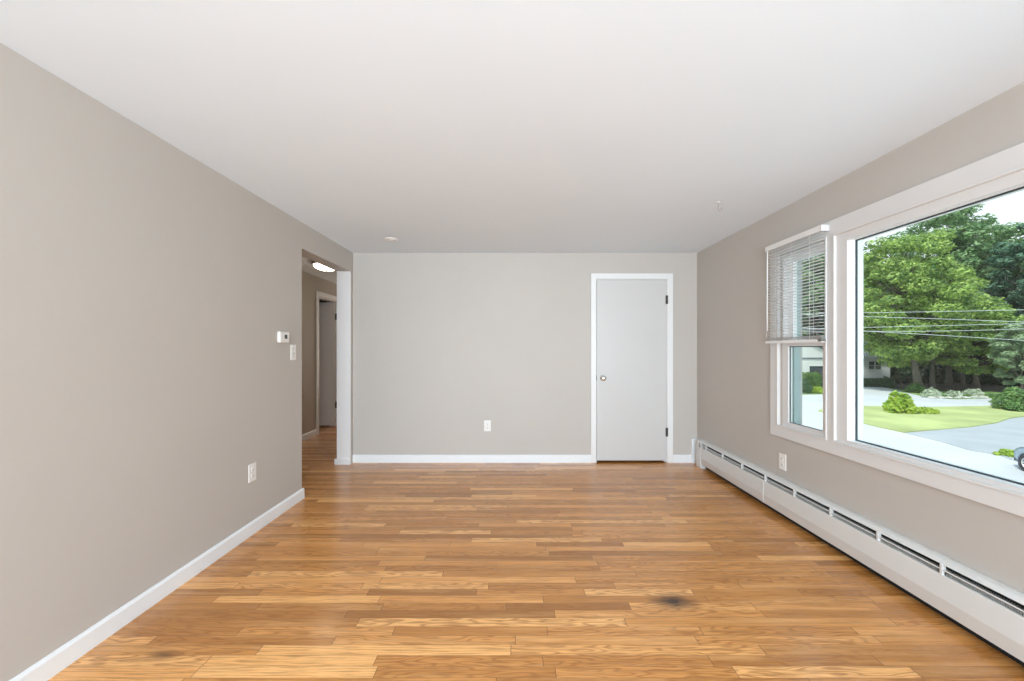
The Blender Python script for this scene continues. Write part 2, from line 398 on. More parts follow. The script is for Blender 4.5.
# ------------------------------------------------------------------ closed door in the back wall
d = thing('door_1', (0, 0, 0), 'closed plain white door with chrome knob in the back wall', 'door', kind='structure')
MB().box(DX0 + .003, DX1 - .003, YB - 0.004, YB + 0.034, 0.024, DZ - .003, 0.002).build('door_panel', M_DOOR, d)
fr = MB()
cw = 0.062
def casing_piece(b, x0, x1, z0, z1): b.box(x0, x1, YB - 0.016, YB, z0, z1, 0.003)
casing_piece(fr, DX0 - cw, DX0 - 0.004, 0, DZ + cw + .006); casing_piece(fr, DX1 + 0.004, DX1 + cw + .006, 0, DZ + cw + .006)
casing_piece(fr, DX0 - 0.006, DX1 + 0.006, DZ + 0.006, DZ + cw + .006)
fr.box(DX0 - .015, DX0, YB, YB + .12, 0, DZ + .015); fr.box(DX1, DX1 + .015, YB, YB + .12, 0, DZ + .015); fr.box(DX0, DX1, YB, YB + .12, DZ, DZ + .015)
fr.box(DX0, DX0 + .012, YB + .036, YB + .06, 0, DZ); fr.box(DX1 - .012, DX1, YB + .036, YB + .06, 0, DZ)
fr.build('door_casing', M_TRIM, d)
kn = MB(); R = Matrix.Translation((0.992, YB - 0.004, 0.945)) @ Matrix.Rotation(PI / 2, 4, 'X')
kn.lathe([(0, 0), (0.031, 0), (0.031, 0.004), (0.024, 0.009), (0.012, 0.012), (0.010, 0.03), (0.016, 0.036), (0.026, 0.045), (0.028, 0.055), (0.024, 0.065), (0.012, 0.069), (0, 0.070)], 32, R)
kn.build('door_knob', M_CHROME, d)
MB().box(0.917, 0.924, YB - 0.0165, YB - 0.003, 0.918, 0.975).build('strike_plate', M_BRONZE, d)
for zc in (1.82, 0.342):
    h = MB(); h.box(DX1 - .012, DX1 + .012, YB - 0.0175, YB - 0.003, zc - .047, zc + .047)
    h.lathe([(0, -.047), (.006, -.047), (.006, .047), (0, .047)], 12, Matrix.Translation((DX1, YB - .020, zc)))
    h.build('hinge', M_BRONZE, d)

# ------------------------------------------------------------------ open door in the hall
d = thing('door_2', (0, 0, 0), 'pale door standing open into the room off the hall', 'door', kind='structure')
MB().box(XH - .12 - 0.56, XH - .018, HD1 - .045, HD1 - .008, 0.018, 2.035, 0.002).build('door_panel', M_HDOOR, d)
fr = MB()
for (a, c) in ((HD0 - .07, HD0 - .004), (HD1 + .024, HD1 + .09)): fr.box(XH, XH + .016, a, c, 0, 2.13, 0.003)
fr.box(XH, XH + .016, HD0 - .006, HD1 + .026, 2.064, 2.13, 0.003)
fr.box(XH - .12, XH, HD0 - .0, HD0 + .015, 0, 2.06); fr.box(XH - .12, XH, HD1 + .005, HD1 + .02, 0, 2.06); fr.box(XH - .12, XH, HD0 + .015, HD1 + .005, 2.045, 2.06)
fr.build('door_casing', M_TRIM, d)
for zc in (1.80, 0.35):
    h = MB(); h.box(XH - .03, XH - .004, HD1 - .03, HD1 + .004, zc - .05, zc + .05)
    h.lathe([(0, -.05), (.007, -.05), (.007, .05), (0, .05)], 12, Matrix.Translation((XH - .012, HD1 - .03, zc)))
    h.build('hinge', M_BRONZE, d)

# hall ceiling light
t = thing('ceiling_light', (-2.345, 5.0, H), 'lit frosted glass bowl light flush on the hall ceiling', 'ceiling light')
MB().lathe([(0, 0), (0.165, 0), (0.17, -.012), (0.172, -.03), (0.160, -.034), (0.15, -.03), (0, -.028)], 40).build('rim', M_RIM, t)
prof = [(0.147, -.030)] + [(0.147 * math.cos(a), -.032 - .065 * math.sin(a)) for a in [k * PI / 2 / 10 for k in range(1, 10)]] + [(0, -.097)]
MB().lathe(prof, 40).build('glass_bowl', M_LAMP, t)
MB().lathe([(0, -.118), (.007, -.115), (.010, -.108), (.006, -.102), (.012, -.098), (.014, -.094), (0, -.092)], 20).build('finial', M_RIM, t)

# ------------------------------------------------------------------ windows on the right wall
CZ0, CZ1 = 0.598, 2.095
cs = MB()
CY0, CY1 = -0.14, 3.172
xf = 2.030
cs.box(xf, XR + .001, CY0, CY1, 2.002, CZ1, 0.004); cs.box(xf, XR + .001, CY0, CY1, CZ0, 0.676, 0.004)
for (a, c) in ((3.088, CY1), (2.545, 2.596), (0.434, 0.485), (CY0, -0.058)): cs.box(xf + .0005, XR + .001, a, c, 0.67, 2.006, 0.004)
# bead just inside the casing
def ring(b, x0, x1, y0, y1, z0, z1, wd, bev=0.0):
    b.box(x0, x1, y0, y1, z1 - wd, z1, bev); b.box(x0, x1, y0, y1, z0, z0 + wd, bev)
    b.box(x0, x1, y0, y0 + wd, z0 + wd, z1 - wd, bev); b.box(x0, x1, y1 - wd, y1, z0 + wd, z1 - wd, bev)
ring(cs, 2.024, 2.05, 0.485, 2.545, 0.676, 2.002, 0.014, 0.004)
ring(cs, 2.024, 2.05, 2.596, 3.088, 0.676, 2.002, 0.012, 0.004)
ring(cs, 2.024, 2.05, -0.058, 0.434, 0.676, 2.002, 0.012, 0.004)
sbuild(cs, 'trim_2', M_WINT, 'wide white casing around the triple window', 'trim')
# picture window
wn = thing('window_1', (0, 0, 0), 'large picture window looking over the street and trees', 'window', kind='structure')
b = MB(); ring(b, 2.040, 2.10, 0.497, 2.533, 0.688, 1.990, 0.06)
# outline trimmed so the clear opening is y 0.55..2.45, z 0.71..1.937
b2 = MB()
def frame(b, x0, x1, oy0, oy1, oz0, oz1, iy0, iy1, iz0, iz1):
    b.box(x0, x1, oy0, oy1, iz1, oz1); b.box(x0, x1, oy0, oy1, oz0, iz0)
    b.box(x0, x1, oy0, iy0, iz0, iz1); b.box(x0, x1, iy1, oy1, iz0, iz1)
b.bm.free()
frame(b2, 2.040, 2.060, .498, 2.532, .688, 1.99, .55, 2.45, .71, 1.937)
b2.build('window_frame', M_WINT, wn)
b3 = MB(); frame(b3, 2.060, 2.092, .50, 2.53, .667, 1.984, .55, 2.45, .71, 1.937); b3.build('sash', M_SASH, wn)
b4 = MB(); frame(b4, 2.090, 2.100, .53, 2.47, .68, 1.95, .556, 2.444, .716, 1.931); b4.build('gasket', M_SEAL, wn)
b5 = MB(); frame(b5, 2.100, 2.140, .50, 2.53, .667, 1.984, .55, 2.45, .71, 1.937); b5.build('outer_frame', M_SASH, wn)
MB().box(2.093, 2.097, .552, 2.448, .712, 1.935).build('glass_pane', M_GLASS, wn)
# double hung windows
def double_hung(name, label, y0, y1):
    wn = thing(name, (0, 0, 0), label, 'window', kind='structure')
    f = MB(); frame(f, 2.115, 2.165, y0, y1, .667, 1.984, y0 + .03, y1 - .03, .70, 1.95)
    f.box(2.082, 2.115, y1 - .012, y1, .667, 1.984); f.box(2.082, 2.115, y0, y0 + .012, .667, 1.984)
    f.box(2.082, 2.115, y0, y1, 1.965, 1.984); f.box(2.082, 2.115, y0, y1, .667, .68)
    q = MB(); frame(q, 2.046, 2.082, y0, y1, .667, 1.984, y0 + .012, y1 - .012, .68, 1.965); q.build('jamb_liner', M_WINT, wn)
    f.build('window_frame', M_CHAN, wn)
    # lower sash, nearer the room
    s = MB(); frame(s, 2.046, 2.078, y0 + .012, y1 - .012, .68, 1.335, y0 + .04, y1 - .065, .722, 1.290); so = s.build('lower_sash', M_WINT, wn)
    MB().box(2.058, 2.062, y0 + .041, y1 - .066, .723, 1.289).build('glass_pane', M_GLASS, so)
    g = MB(); frame(g, 2.056, 2.064, y0 + .036, y1 - .061, .718, 1.294, y0 + .043, y1 - .068, .725, 1.284); g.build('gasket', M_SEAL, so)
    s = MB(); frame(s, 2.082, 2.112, y0 + .012, y1 - .012, 1.295, 1.965, y0 + .04, y1 - .065, 1.335, 1.920); so = s.build('upper_sash', M_SASH, wn)
    MB().box(2.095, 2.099, y0 + .041, y1 - .066, 1.336, 1.919).build('glass_pane', M_GLASS, so)
    return wn
double_hung('window_2', 'narrow double-hung window left of the picture window, half behind a blind', *DH[:2])
double_hung('window_4', 'narrow double-hung window on the near side of the picture window', *FL[:2])

# ------------------------------------------------------------------ mini blind
bl = thing('mini_blind', (0, 0, 0), 'white slatted mini blind lowered halfway over the narrow window', 'window blind')
BY0, BY1, BX = 2.575, 3.150, 1.993
b = MB(); b.box(BX - .016, BX + .02, BY0, BY1, 2.032, 2.070, 0.003); b.build('headrail', M_BLIND, bl)
for ya, yb_ in ((BY0 - .004, BY0 + .012), (BY1 - .012, BY1 + .004)): MB().box(BX - .0165, BX + .036, ya + .003, yb_ - .003, 2.031, 2.0705, 0.002).build('bracket', M_WINT, bl)
b = MB(); b.box(BX - .015, BX + .012, BY0, BY1, 1.312, 1.334, 0.004); bo = b.build('bottom_rail', M_BLIND, bl)
b = MB(); b.box(BX - .0165, BX + .0135, BY0 - .002, BY0 + .03, 1.318, 1.334, 0.002); b.build('end_cap', M_SLOT, bo)
def slat_mesh():
    m_ = MB(); n = 4; pts = []
    for i in range(n + 1):
        u = -1 + 2 * i / n
        pts.append((0.0125 * u, 0.0022 * (1 - u * u)))
    out = pts + [(a, z - 0.0005) for a, z in pts[::-1]]
    m_.prism(out, 'y', BY0 + .004, BY1 - .004, smooth=False)
    return m_
s0 = slat_mesh().build('slat', M_BLIND, bl); s0.location = (BX, 0, 2.022); s0.rotation_euler = (0, math.radians(4), 0)
z = 2.022; k = 0
while z > 1.372:
    z -= 0.0215
    c = s0.copy(); C.objects.link(c); c.parent = bl; c.location = (BX, 0, z); k += 1
for i in range(5):
    c = s0.copy(); C.objects.link(c); c.parent = bl; c.location = (BX, 0, 1.338 + i * 0.0042); c.rotation_euler = (0, 0, 0)
for yy in (2.68, 2.86, 3.03):
    b = MB()
    for dx in (-.0135, .0135): b.tube([(BX + dx, yy, 1.33), (BX + dx, yy, 2.035)], 0.0011, 6)
    b.build('ladder_cord', M_CORD, bl)
b = MB(); b.tube([(BX - .022, 3.105, 2.04), (BX - .026, 3.105, 1.99), (BX - .027, 3.105, 1.41)], [.003, .004, .004], 8); b.build('tilt_wand', M_SASH, bl)
b = MB(); b.tube([(BX - .019, 3.125, 2.035), (BX - .02, 3.128, 1.36)], 0.0012, 6); b.build('lift_cord', M_CORD, bl)

# ------------------------------------------------------------------ baseboard heater
ht = thing('baseboard_heater', (0, 0, 0), 'long white baseboard heater running under the windows', 'heater')
HY0, HY1 = -2.6, 4.345
xfp = 1.985
b = MB()      # back plate + rounded hood
b.prism([(2.046, 0.05), (2.046, 0.289), (2.030, 0.290), (2.008, 0.287), (1.996, 0.281), (1.990, 0.275), (1.988, 0.270), (1.990, 0.269), (1.997, 0.277), (2.010, 0.282), (2.040, 0.284), (2.042, 0.05)], 'y', HY0, HY1)
b.build('hood', M_HEAT, ht)
def panel(y0, y1):
    p = MB()
    p.prism([(xfp + .012, 0.222), (xfp + .002, 0.222), (xfp, 0.216), (xfp - .006, 0.115), (xfp + .006, 0.046), (xfp + .016, 0.044), (xfp + .016, 0.047), (xfp + .010, 0.050), (xfp - .002, 0.117), (xfp + .004, 0.214), (xfp + .012, 0.218)], 'y', y0, y1)
    return p.build('front_panel', M_HEAT, ht)
panel(3.20, HY1 - 0.05); panel(0.80, 3.198); panel(HY0 + .05, 0.798)
for yy in (3.199, 0.799):
    MB().prism([(xfp - .001, 0.224), (xfp - .003, 0.216), (xfp - .0085, 0.115), (xfp + .004, 0.045), (xfp + .008, 0.047), (xfp - .004, 0.117), (xfp + .002, .224)], 'y', yy - .022, yy + .022).build('splice_plate', M_HEAT, ht)
b = MB(); b.prism([(xfp + .004, 0.2495), (xfp + .003, 0.2435), (xfp + .012, 0.240), (xfp + .014, 0.242), (xfp + .008, 0.246)], 'y', HY0 + .05, HY1 - .09); b.build('damper_blade', M_HEAT, ht)
b = MB()
ny = int((HY1 - HY0 - .2) / 0.009)
for i in range(ny):
    yy = HY0 + .1 + i * 0.009
    b.box(1.998, 2.034, yy, yy + .0012, .15, .237)
b.tube([(2.017, HY0 + .05, .19), (2.017, HY1 - .05, .19)], 0.011, 10)
b.build('heating_fins', M_FIN, ht)
MB().box(2.0375, 2.0405, HY0 + .02, HY1 - .02, .0, .283).build('shade_strip', M_BLACK, ht)  # black sheet standing in for the shade inside and under the heater
yy = 4.15; i = 0
while yy > HY0 + .1:
    MB().box(xfp + .0005, xfp + .02, yy - .005, yy + .005, .214, .276).build('bracket', M_HEAT, ht)
    yy -= 0.327
for (a, c) in ((HY1 - .095, HY1 + .005), (HY0 - .005, HY0 + .095)):
    p = MB(); p.prism([(2.047, 0.0), (2.047, 0.292), (2.030, 0.293), (2.004, 0.290), (1.990, 0.282), (1.984, 0.266), (1.9825, 0.216), (1.977, .115), (1.983, 0.0)], 'y', a, c)
    e = p.build('end_cap', M_HEAT, ht)
b = MB(); b.box(1.981, 1.984, HY1 - .086, HY1 - .072, .252, .264); b.box(1.9805, 1.984, HY1 - .086, HY1 - .068, .228, .242); b.build('end_slot', M_BLACK, ht)

# ------------------------------------------------------------------ outlets, switch, thermostat
def wall_frame(loc, normal):
    """matrix: local x along the wall, z up, -y out of the wall"""
    n = Vector(normal); yv = -n; zv = Vector((0, 0, 1)); xv = yv.cross(zv)
    M = Matrix((xv, yv, zv)).transposed().to_4x4(); M.translation = loc; return M
def wbuild(b, name, m, parent): return b.build(name, m, parent)
def outlet(loc, normal, label, wd=0.076, hg=0.122):
    t = bpy.data.objects.new('wall_outlet', None); C.objects.link(t); t.matrix_world = wall_frame(loc, normal)
    tag(t, label, 'outlet', 'wall outlets')
    MB().box(-wd / 2, wd / 2, -0.006, 0, -hg / 2, hg / 2, 0.0022).build('cover_plate', M_PLATE, t)
    for s in (1, -1):
        zc = s * 0.021
        r = MB()
        pts = []
        for k in range(24):
            a = 2 * PI * k / 24; pts.append((0.0172 * math.cos(a), max(-.0135, min(.0135, 0.0172 * math.sin(a))) + zc))
        r.prism(pts, 'y', -0.0085, -0.005)
        ro = r.build('receptacle', M_PLATE, t)
        q = MB(); q.box(-.0080, -.0052, -.0092, -.0084, zc - .002, zc + .0075); q.box(.0052, .0080, -.0092, -.0084, zc - .001, zc + .0065)
        q.lathe([(0, 0), (.003, 0), (.003, .0008), (0, .0008)], 12, Matrix.Translation((0, -.0084, zc - .0075)) @ Matrix.Rotation(PI / 2, 4, 'X'))
        q.build('slot', M_SLOT, ro)
    MB().lathe([(0, 0), (.0035, 0), (.003, .001), (0, .0012)], 12, Matrix.Translation((0, -.006, 0)) @ Matrix.Rotation(PI / 2, 4, 'X')).build('screw', M_CHROME, t)
    return t
outlet((XL, 2.748, 0.423), (1, 0, 0), 'white duplex outlet low on the left wall')
outlet((-0.2965, YB, 0.411), (0, -1, 0), 'white duplex outlet on the back wall left of the door')
outlet((XR, 3.046, 0.412), (-1, 0, 0), 'white duplex outlet below the window, above the heater')
# painted-over blank plate on the back wall
t = MB(); t.box(-.035, .035, -.0035, 0, -.057, .057, 0.0015)
o = t.build('blank_plate', M_WALL); o.location = (0.393, YB, 0.275)
tag(o, 'wall-coloured blank cover plate low on the back wall', 'cover plate')
# switch
t = bpy.data.objects.new('light_switch', None); C.objects.link(t); t.matrix_world = wall_frame((XL, 3.257, 1.243), (1, 0, 0))
tag(t, 'white toggle light switch beside the hall opening', 'light switch')
MB().box(-.037, .037, -.006, 0, -.062, .062, .0022).build('cover_plate', M_PLATE, t)
tg = MB(); tg.box(-.006, .006, -.0065, -.0055, -.013, .013); tg.build('toggle_slot', M_SLOT, t)
tg = MB(); tg.prism([(-.006, -.006), (-.018, .009), (-.016, .013), (-.006, .008)], 'x', -.0045, .0045); tg.build('toggle', M_PLATE, t)
for zz in (.03, -.03):
    MB().lathe([(0, 0), (.0032, 0), (.003, .001), (0, .0012)], 12, Matrix.Translation((0, -.006, zz)) @ Matrix.Rotation(PI / 2, 4, 'X')).build('screw', M_BRONZE, t)
# thermostat
t = bpy.data.objects.new('thermostat', None); C.objects.link(t); t.matrix_world = wall_frame((XL, 3.098, 1.361), (1, 0, 0))
tag(t, 'small white thermostat with dark display on the left wall', 'thermostat')
MB().box(-.062, .062, -.027, -.004, -.043, .043, .009, 3).build('housing', M_PLATE, t)
MB().box(-.057, .057, -.006, 0, -.039, .039, .002).build('back_plate', M_PLATE, t)
MB().box(-.006, .030, -.0285, -.0265, -.012, .020, .001).build('display', M_SCREEN, t)
b = MB()
for zz in (.016, -.010): b.box(.040, .050, -.029, -.0265, zz - .006, zz + .006, .001)
b.build('button', M_PLATE, t)
# round ceiling cap and ceiling hook
t = MB(); t.lathe([(0, 0), (.060, 0), (.060, -.004), (.050, -.010), (.044, -.011), (.042, -.006), (.028, -.006), (.026, -.014), (.010, -.017), (0, -.017)], 32)
o = t.build('round_detector', M_PLATE); o.location = (-1.20, 3.905, H)
tag(o, 'small round white detector on the ceiling near the back wall', 'detector')
t = thing('ceiling_hook', (1.493, 2.92, H), 'tiny clear swag hook hanging from the ceiling near the windows', 'hook')
MB().lathe([(0, 0), (.012, 0), (.012, -.003), (.006, -.008), (0, -.008)], 20).build('base', M_PLATE, t)
pts = [(0, 0, -.006), (0, 0, -.028)] + [(.012 - .012 * math.cos(a), 0, -.034 - .014 * math.sin(a) - .012) for a in [k * PI / 8 for k in range(0, 9)]] + [(.024, 0, -.038)]
MB().tube(pts, .0024, 8).build('hook', M_RIM, t)

# ================================================================== OUTSIDE
GZ = EYE - 5.06
def gp(x, y, dz=0.0):
    Y = 2024.0 / (y - 349.0); return (((x - 514.0) / FPX) * Y, Y, GZ + dz)
def at(x, Y, z=0.0): return Vector(((x - 514.0) / FPX * Y, Y, GZ + z))
def poly(name, pts, z, m, label, cat, thick=0.03, kind='structure'):
    b = bmesh.new(); top = [b.verts.new((p[0], p[1], GZ + z)) for p in pts]; bot = [b.verts.new((p[0], p[1], GZ + z - thick)) for p in pts]
    b.faces.new(top); n = len(pts)
    b.faces.new(bot[::-1])
    for i in range(n): b.faces.new((top[i], bot[i], bot[(i + 1) % n], top[(i + 1) % n]))
    bmesh.ops.recalc_face_normals(b, faces=b.faces[:])
    bmesh.ops.triangulate(b, faces=b.faces[:])
    me = bpy.data.meshes.new(name); b.to_mesh(me); b.free(); me.materials.append(m)
    o = bpy.data.objects.new(name, me); C.objects.link(o); return tag(o, label, cat, kind=kind)
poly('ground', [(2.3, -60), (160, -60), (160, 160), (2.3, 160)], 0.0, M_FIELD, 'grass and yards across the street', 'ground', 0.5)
road = [gp(600, 396), gp(795, 395), gp(828, 394.5), gp(845, 386), gp(862, 385.2), gp(886, 388), gp(913, 394.3), gp(930, 398.3), gp(957, 399.6), gp(994, 398.4), gp(1010, 397.5), gp(1030, 400), gp(1150, 400)]
road = [(2.6, -50), (2.6, road[0][1])] + road + [(58, 24), (42, 4), (36, -50)]
poly('road', road, 0.02, M_ROAD, 'pale curving road in front of the house', 'road')
lawn = [gp(818, 411.5), gp(828, 408), gp(845, 406.6), gp(880, 407), gp(923, 408), gp(1000, 406.6), gp(1060, 405), gp(1120, 410), gp(1060, 414), gp(1024, 417.5), gp(1011, 419), gp(996, 424), gp(970, 428), gp(940, 430.5), gp(905, 433.5), gp(880, 428), gp(863, 424), gp(838, 416)]
poly('lawn', lawn, 0.10, M_LAWN, 'yellow-green lawn island between road and driveway', 'lawn', 0.12)
drive = [gp(905, 433.5), gp(940, 430.5), gp(970, 428), gp(996, 424), gp(1011, 419), gp(1024, 417.5), gp(1060, 414), gp(1120, 410), gp(1200, 440), gp(1150, 480), gp(1040, 470), gp(1010, 460), gp(1000, 456), gp(970, 451), gp(940, 442)]
poly('driveway', drive, 0.05, M_DRIVE, 'darker grey asphalt driveway beside the lawn', 'driveway', 0.04)
bed = [gp(917, 395), gp(935, 397.6), gp(957, 398.6), gp(992, 397.6), gp(1008, 394), gp(990, 392), gp(950, 391.5), gp(925, 391)]
poly('garden_bed', bed, 0.06, M_BED, 'green planting bed along the far road edge', 'garden bed', 0.08)
rs = random.Random(4)
for i, px in enumerate((932, 941, 949, 958, 966, 975, 984)):
    p = gp(px, 398.6 - (0.4 if px > 970 else 0), 0.08)
    t = bmesh.new(); bmesh.ops.create_icosphere(t, subdivisions=2, radius=1)
    for v in t.verts: v.co *= 1 + rs.uniform(-.12, .12)
    b = MB(); b.join(t, Matrix.Diagonal((.36, .28, .15, 1)))
    o = b.build('edging_stone', M_STONE); o.location = p; o.rotation_euler = (0, 0, rs.uniform(0, 3))
    tag(o, 'low pale stone in the row edging the planting bed', 'stone', 'edging stones')

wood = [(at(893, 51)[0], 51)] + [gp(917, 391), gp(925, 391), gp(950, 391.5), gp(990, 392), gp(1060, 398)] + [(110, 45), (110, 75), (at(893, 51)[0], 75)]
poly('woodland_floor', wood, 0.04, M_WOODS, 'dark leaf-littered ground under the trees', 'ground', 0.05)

# ------------------------------------------------------------------ foliage
def leaves(name, clumps, n, size, m, parent, seed, flat=0.0, droop=0.0):
    rg = np.random.default_rng(seed)
    cc = np.array([c[0] for c in clumps], float); rr = np.array([c[1] for c in clumps], float)
    wt = (rr[:, 0] * rr[:, 1] + rr[:, 0] * rr[:, 2] + rr[:, 1] * rr[:, 2]); wt /= wt.sum()
    idx = rg.choice(len(clumps), n, p=wt)
    d = rg.normal(size=(n, 3)); d /= np.linalg.norm(d, axis=1)[:, None]
    rad = 0.55 + 0.5 * rg.random(n) ** 0.6
    P = cc[idx] + d * rr[idx] * rad[:, None]
    nr = d * 0.8 + rg.normal(size=(n, 3)) * 0.55 + np.array([0, 0, 0.45 + flat])
    nr /= np.linalg.norm(nr, axis=1)[:, None]
    a = rg.normal(size=(n, 3)); u = np.cross(nr, a); u /= np.linalg.norm(u, axis=1)[:, None]; v = np.cross(nr, u)
    s = size * (0.6 + 0.8 * rg.random(n))[:, None]
    V = np.empty((n, 4, 3)); V[:, 0] = P - u * s; V[:, 1] = P - v * s * .55 - nr * s * .12; V[:, 2] = P + u * s; V[:, 3] = P + v * s * .55 - nr * s * .12
    V[..., 2] = np.maximum(V[..., 2], 0.02)
    me = bpy.data.meshes.new(name); me.vertices.add(n * 4); me.loops.add(n * 4); me.polygons.add(n)
    me.vertices.foreach_set('co', V.reshape(-1)); me.loops.foreach_set('vertex_index', np.arange(n * 4, dtype=np.int32))
    me.polygons.foreach_set('loop_start', np.arange(0, n * 4, 4, dtype=np.int32)); me.polygons.foreach_set('loop_total', np.full(n, 4, dtype=np.int32))
    me.update(calc_edges=True); me.materials.append(m)
    o = bpy.data.objects.new(name, me); C.objects.link(o); o.parent = parent
    return o
def tree(name, loc, cz, R, m, n, size, label, group, seed, trunk_r=0.3, K=46, off=(0, 0), cl=0.27, flat=0.5, lean=0.0):
    """crown centre height cz above ground, radii R; loc on the ground"""
    rs = random.Random(seed)
    n = int(n * 1.15); size = size * .95; K = int(K * 1.7); cl *= .82
    t = thing(name, loc, label, 'tree', group)
    clumps = []
    for k in range(K):
        zz = 1 - 2 * (k + .5) / K; th = k * 2.39996 + rs.uniform(-.3, .3); rr_ = math.sqrt(max(0, 1 - zz * zz))
        q = rs.uniform(.62, .92)
        c = (off[0] + R[0] * rr_ * math.cos(th) * q, off[1] + R[1] * rr_ * math.sin(th) * q, cz + R[2] * zz * q)
        s = cl * rs.uniform(.6, 1.2)
        clumps.append((c, (R[0] * s, R[1] * s, min(R[2] * s * .42, R[0] * s * .55))))
    for k in range(K // 4):
        c = (off[0] + R[0] * rs.uniform(-.5, .5), off[1] + R[1] * rs.uniform(-.5, .5), cz + R[2] * rs.uniform(-.5, .5))
        clumps.append((c, (R[0] * cl, R[1] * cl, R[2] * cl * .6)))
    b = MB(); top = cz + R[2] * .55
    pts = []; rads = []
    for i in range(8):
        f = i / 7; pts.append((off[0] * f + math.sin(f * 3 + seed) * .25 * f, off[1] * f + math.cos(f * 2.5 + seed) * .25 * f, f * top)); rads.append(trunk_r * (1.35 if i == 0 else 1) * (1 - .8 * f))
    b.tube(pts, rads, 10)
    for c, r in clumps[::2]:
        f0 = min(.9, max(.42, (c[2] - R[2] * .3) / top)); i0 = min(6, int(f0 * 7)); p0 = Vector(pts[i0]); p1 = Vector(c)
        mid = (p0 + p1) / 2 + Vector((0, 0, .06 * (p1 - p0).length))
        b.tube([p0, mid, p1], [rads[i0] * .5, rads[i0] * .32, .03], 6)
    b.build('trunk', M_BARK, t)
    leaves('foliage', clumps, n, size, m, t, seed, flat)
    return t
def bush(name, loc, rads, m, n, size, label, cat, seed, group=None, K=10, spread=1.0):
    rs = random.Random(seed); t = thing(name, loc, label, cat, group)
    clumps = []
    for k in range(K):
        a = k * 2.4 + rs.random(); q = math.sqrt((k + .3) / K)
        h = rads[2] * (1 - .55 * q * q) * rs.uniform(.75, 1.0)
        clumps.append(((rads[0] * q * .72 * math.cos(a) * spread, rads[1] * q * .72 * math.sin(a) * spread, h * .5), (rads[0] * .36, rads[1] * .36, h * .5)))
    b = MB()
    for c, r in clumps: b.tube([(0, 0, 0), (c[0] * .6, c[1] * .6, c[2] * .8), c], [.03, .02, .01], 5)
    b.build('stem', M_BARK, t)
    leaves('foliage', clumps, n, size, m, t, seed + 50, .2)
    return t
def hedge(name, loc, dims, rz, m, n, size, label, seed, group=None):
    t = thing(name, loc, label, 'hedge', group, rz)
    rg = random.Random(seed); L_, D_, H_ = dims; k = max(3, int(L_ / (D_ * .55)))
    cl = [(((i + .5) / k * L_ - L_ / 2, 0, H_ * .5), (D_ * .5, D_ * .5, H_ * .5)) for i in range(k)] * 1
    cl += [((c[0], c[1], H_ * .75), (D_ * .45, D_ * .45, H_ * .25)) for c, r in cl]
    b = MB(); 
    for c, r in cl[:k]: b.tube([(c[0], 0, 0), (c[0], 0, H_ * .6)], [.05, .02], 5)
    b.build('stem', M_BARK, t)
    leaves('foliage', cl, n, size, m, t, seed)
    return t
G = 'big trees across the road'
# pixel scale at depth Y: Y/400 m per px
tree('maple_tree', at(919, 47), 11.0, (6.6, 6.4, 8.4), M_LF_MAPLE, 34000, 0.20, 'tall yellow-green maple in front, with pale trunk by the house', G, 11, 0.36, 60, off=(-1.5, 0.6))
tree('maple_tree', at(977, 49), 6.6, (6.4, 6.0, 5.2), M_LF_MAPLE, 20000, 0.20, 'broad lower bright green maple right of the tallest one', G, 12, 0.27, 48, off=(-.6, .2))
tree('broadleaf_tree', at(950, 62), 17.0, (8.6, 7, 12.0), M_LF_MID, 26000, 0.27, 'tall mid-green tree rising behind the maples', G, 13, 0.4, 60)
tree('broadleaf_tree', at(1002, 60), 14.0, (7.5, 7, 11.0), M_LF_MID, 16000, 0.27, 'mid-green tree behind, toward the right', G, 14, 0.4, 50)
tree('dark_oak_tree', at(1048, 51), 12.8, (7.4, 6, 9.6), M_LF_DARK, 15000, 0.26, 'dark blue-green tree at the right edge of the picture window', G, 15, 0.4, 40, cl=.22)
tree('broadleaf_tree', at(890, 66), 11.0, (5.4, 5, 8.5), M_LF_MID, 12000, 0.27, 'mid-green tree behind the white house', G, 16, 0.35, 40)
tree('broadleaf_tree', at(846, 72), 13.0, (8.0, 6, 11.5), M_LF_DARK, 16000, 0.29, 'dark tree rising behind the house roof', G, 17, 0.35, 46)
tree('broadleaf_tree', at(806, 70), 14.0, (8.0, 6, 13.0), M_LF_MID, 16000, 0.29, 'dark green tree seen through the blind slats', G, 18, 0.35, 46)
tree('broadleaf_tree', at(775, 76), 12.0, (9, 6, 11.0), M_LF_MID, 10000, 0.30, 'green tree left of the one behind the blind', G, 19, 0.35, 40)
tree('slender_tree', at(932, 50), 8.5, (3.4, 3.4, 5.0), M_LF_MAPLE, 7000, 0.2, 'slim tree with a dark trunk right of the pale trunk', G, 21, 0.26, 26)
tree('slender_tree', at(949, 52), 9.0, (3.6, 3.4, 5.2), M_LF_MID, 7000, 0.2, 'slim tree with twin-looking dark trunk mid window', G, 22, 0.30, 26)
tree('slender_tree', at(963, 55), 9.0, (3.4, 3.4, 5.2), M_LF_DARK, 6000, 0.22, 'slim dark tree between the maples', G, 23, 0.22, 26)
tree('slender_tree', at(1023, 40), 4.6, (2.4, 2.4, 3.6), M_LF_PALE, 11000, 0.15, 'small pale grey-green tree at the right edge of the glass', G, 24, 0.12, 30)
for i, (tx, ty, hz) in enumerate(((66, 27, 9), (70, 12, 10), (66, -3, 9), (70, -18, 10), (64, -33, 9))):
    tree('broadleaf_tree', (tx, ty, GZ), hz, (7.5, 7.5, 7.5), (M_LF_MAPLE, M_LF_MID, M_LF_DARK)[i % 3], 7000, 0.34, 'roadside tree along the far side of the road, ' + ('nearest the pale tree', 'second along', 'third along', 'fourth along', 'last along')[i], 'roadside trees', 110 + i, .35, 30)
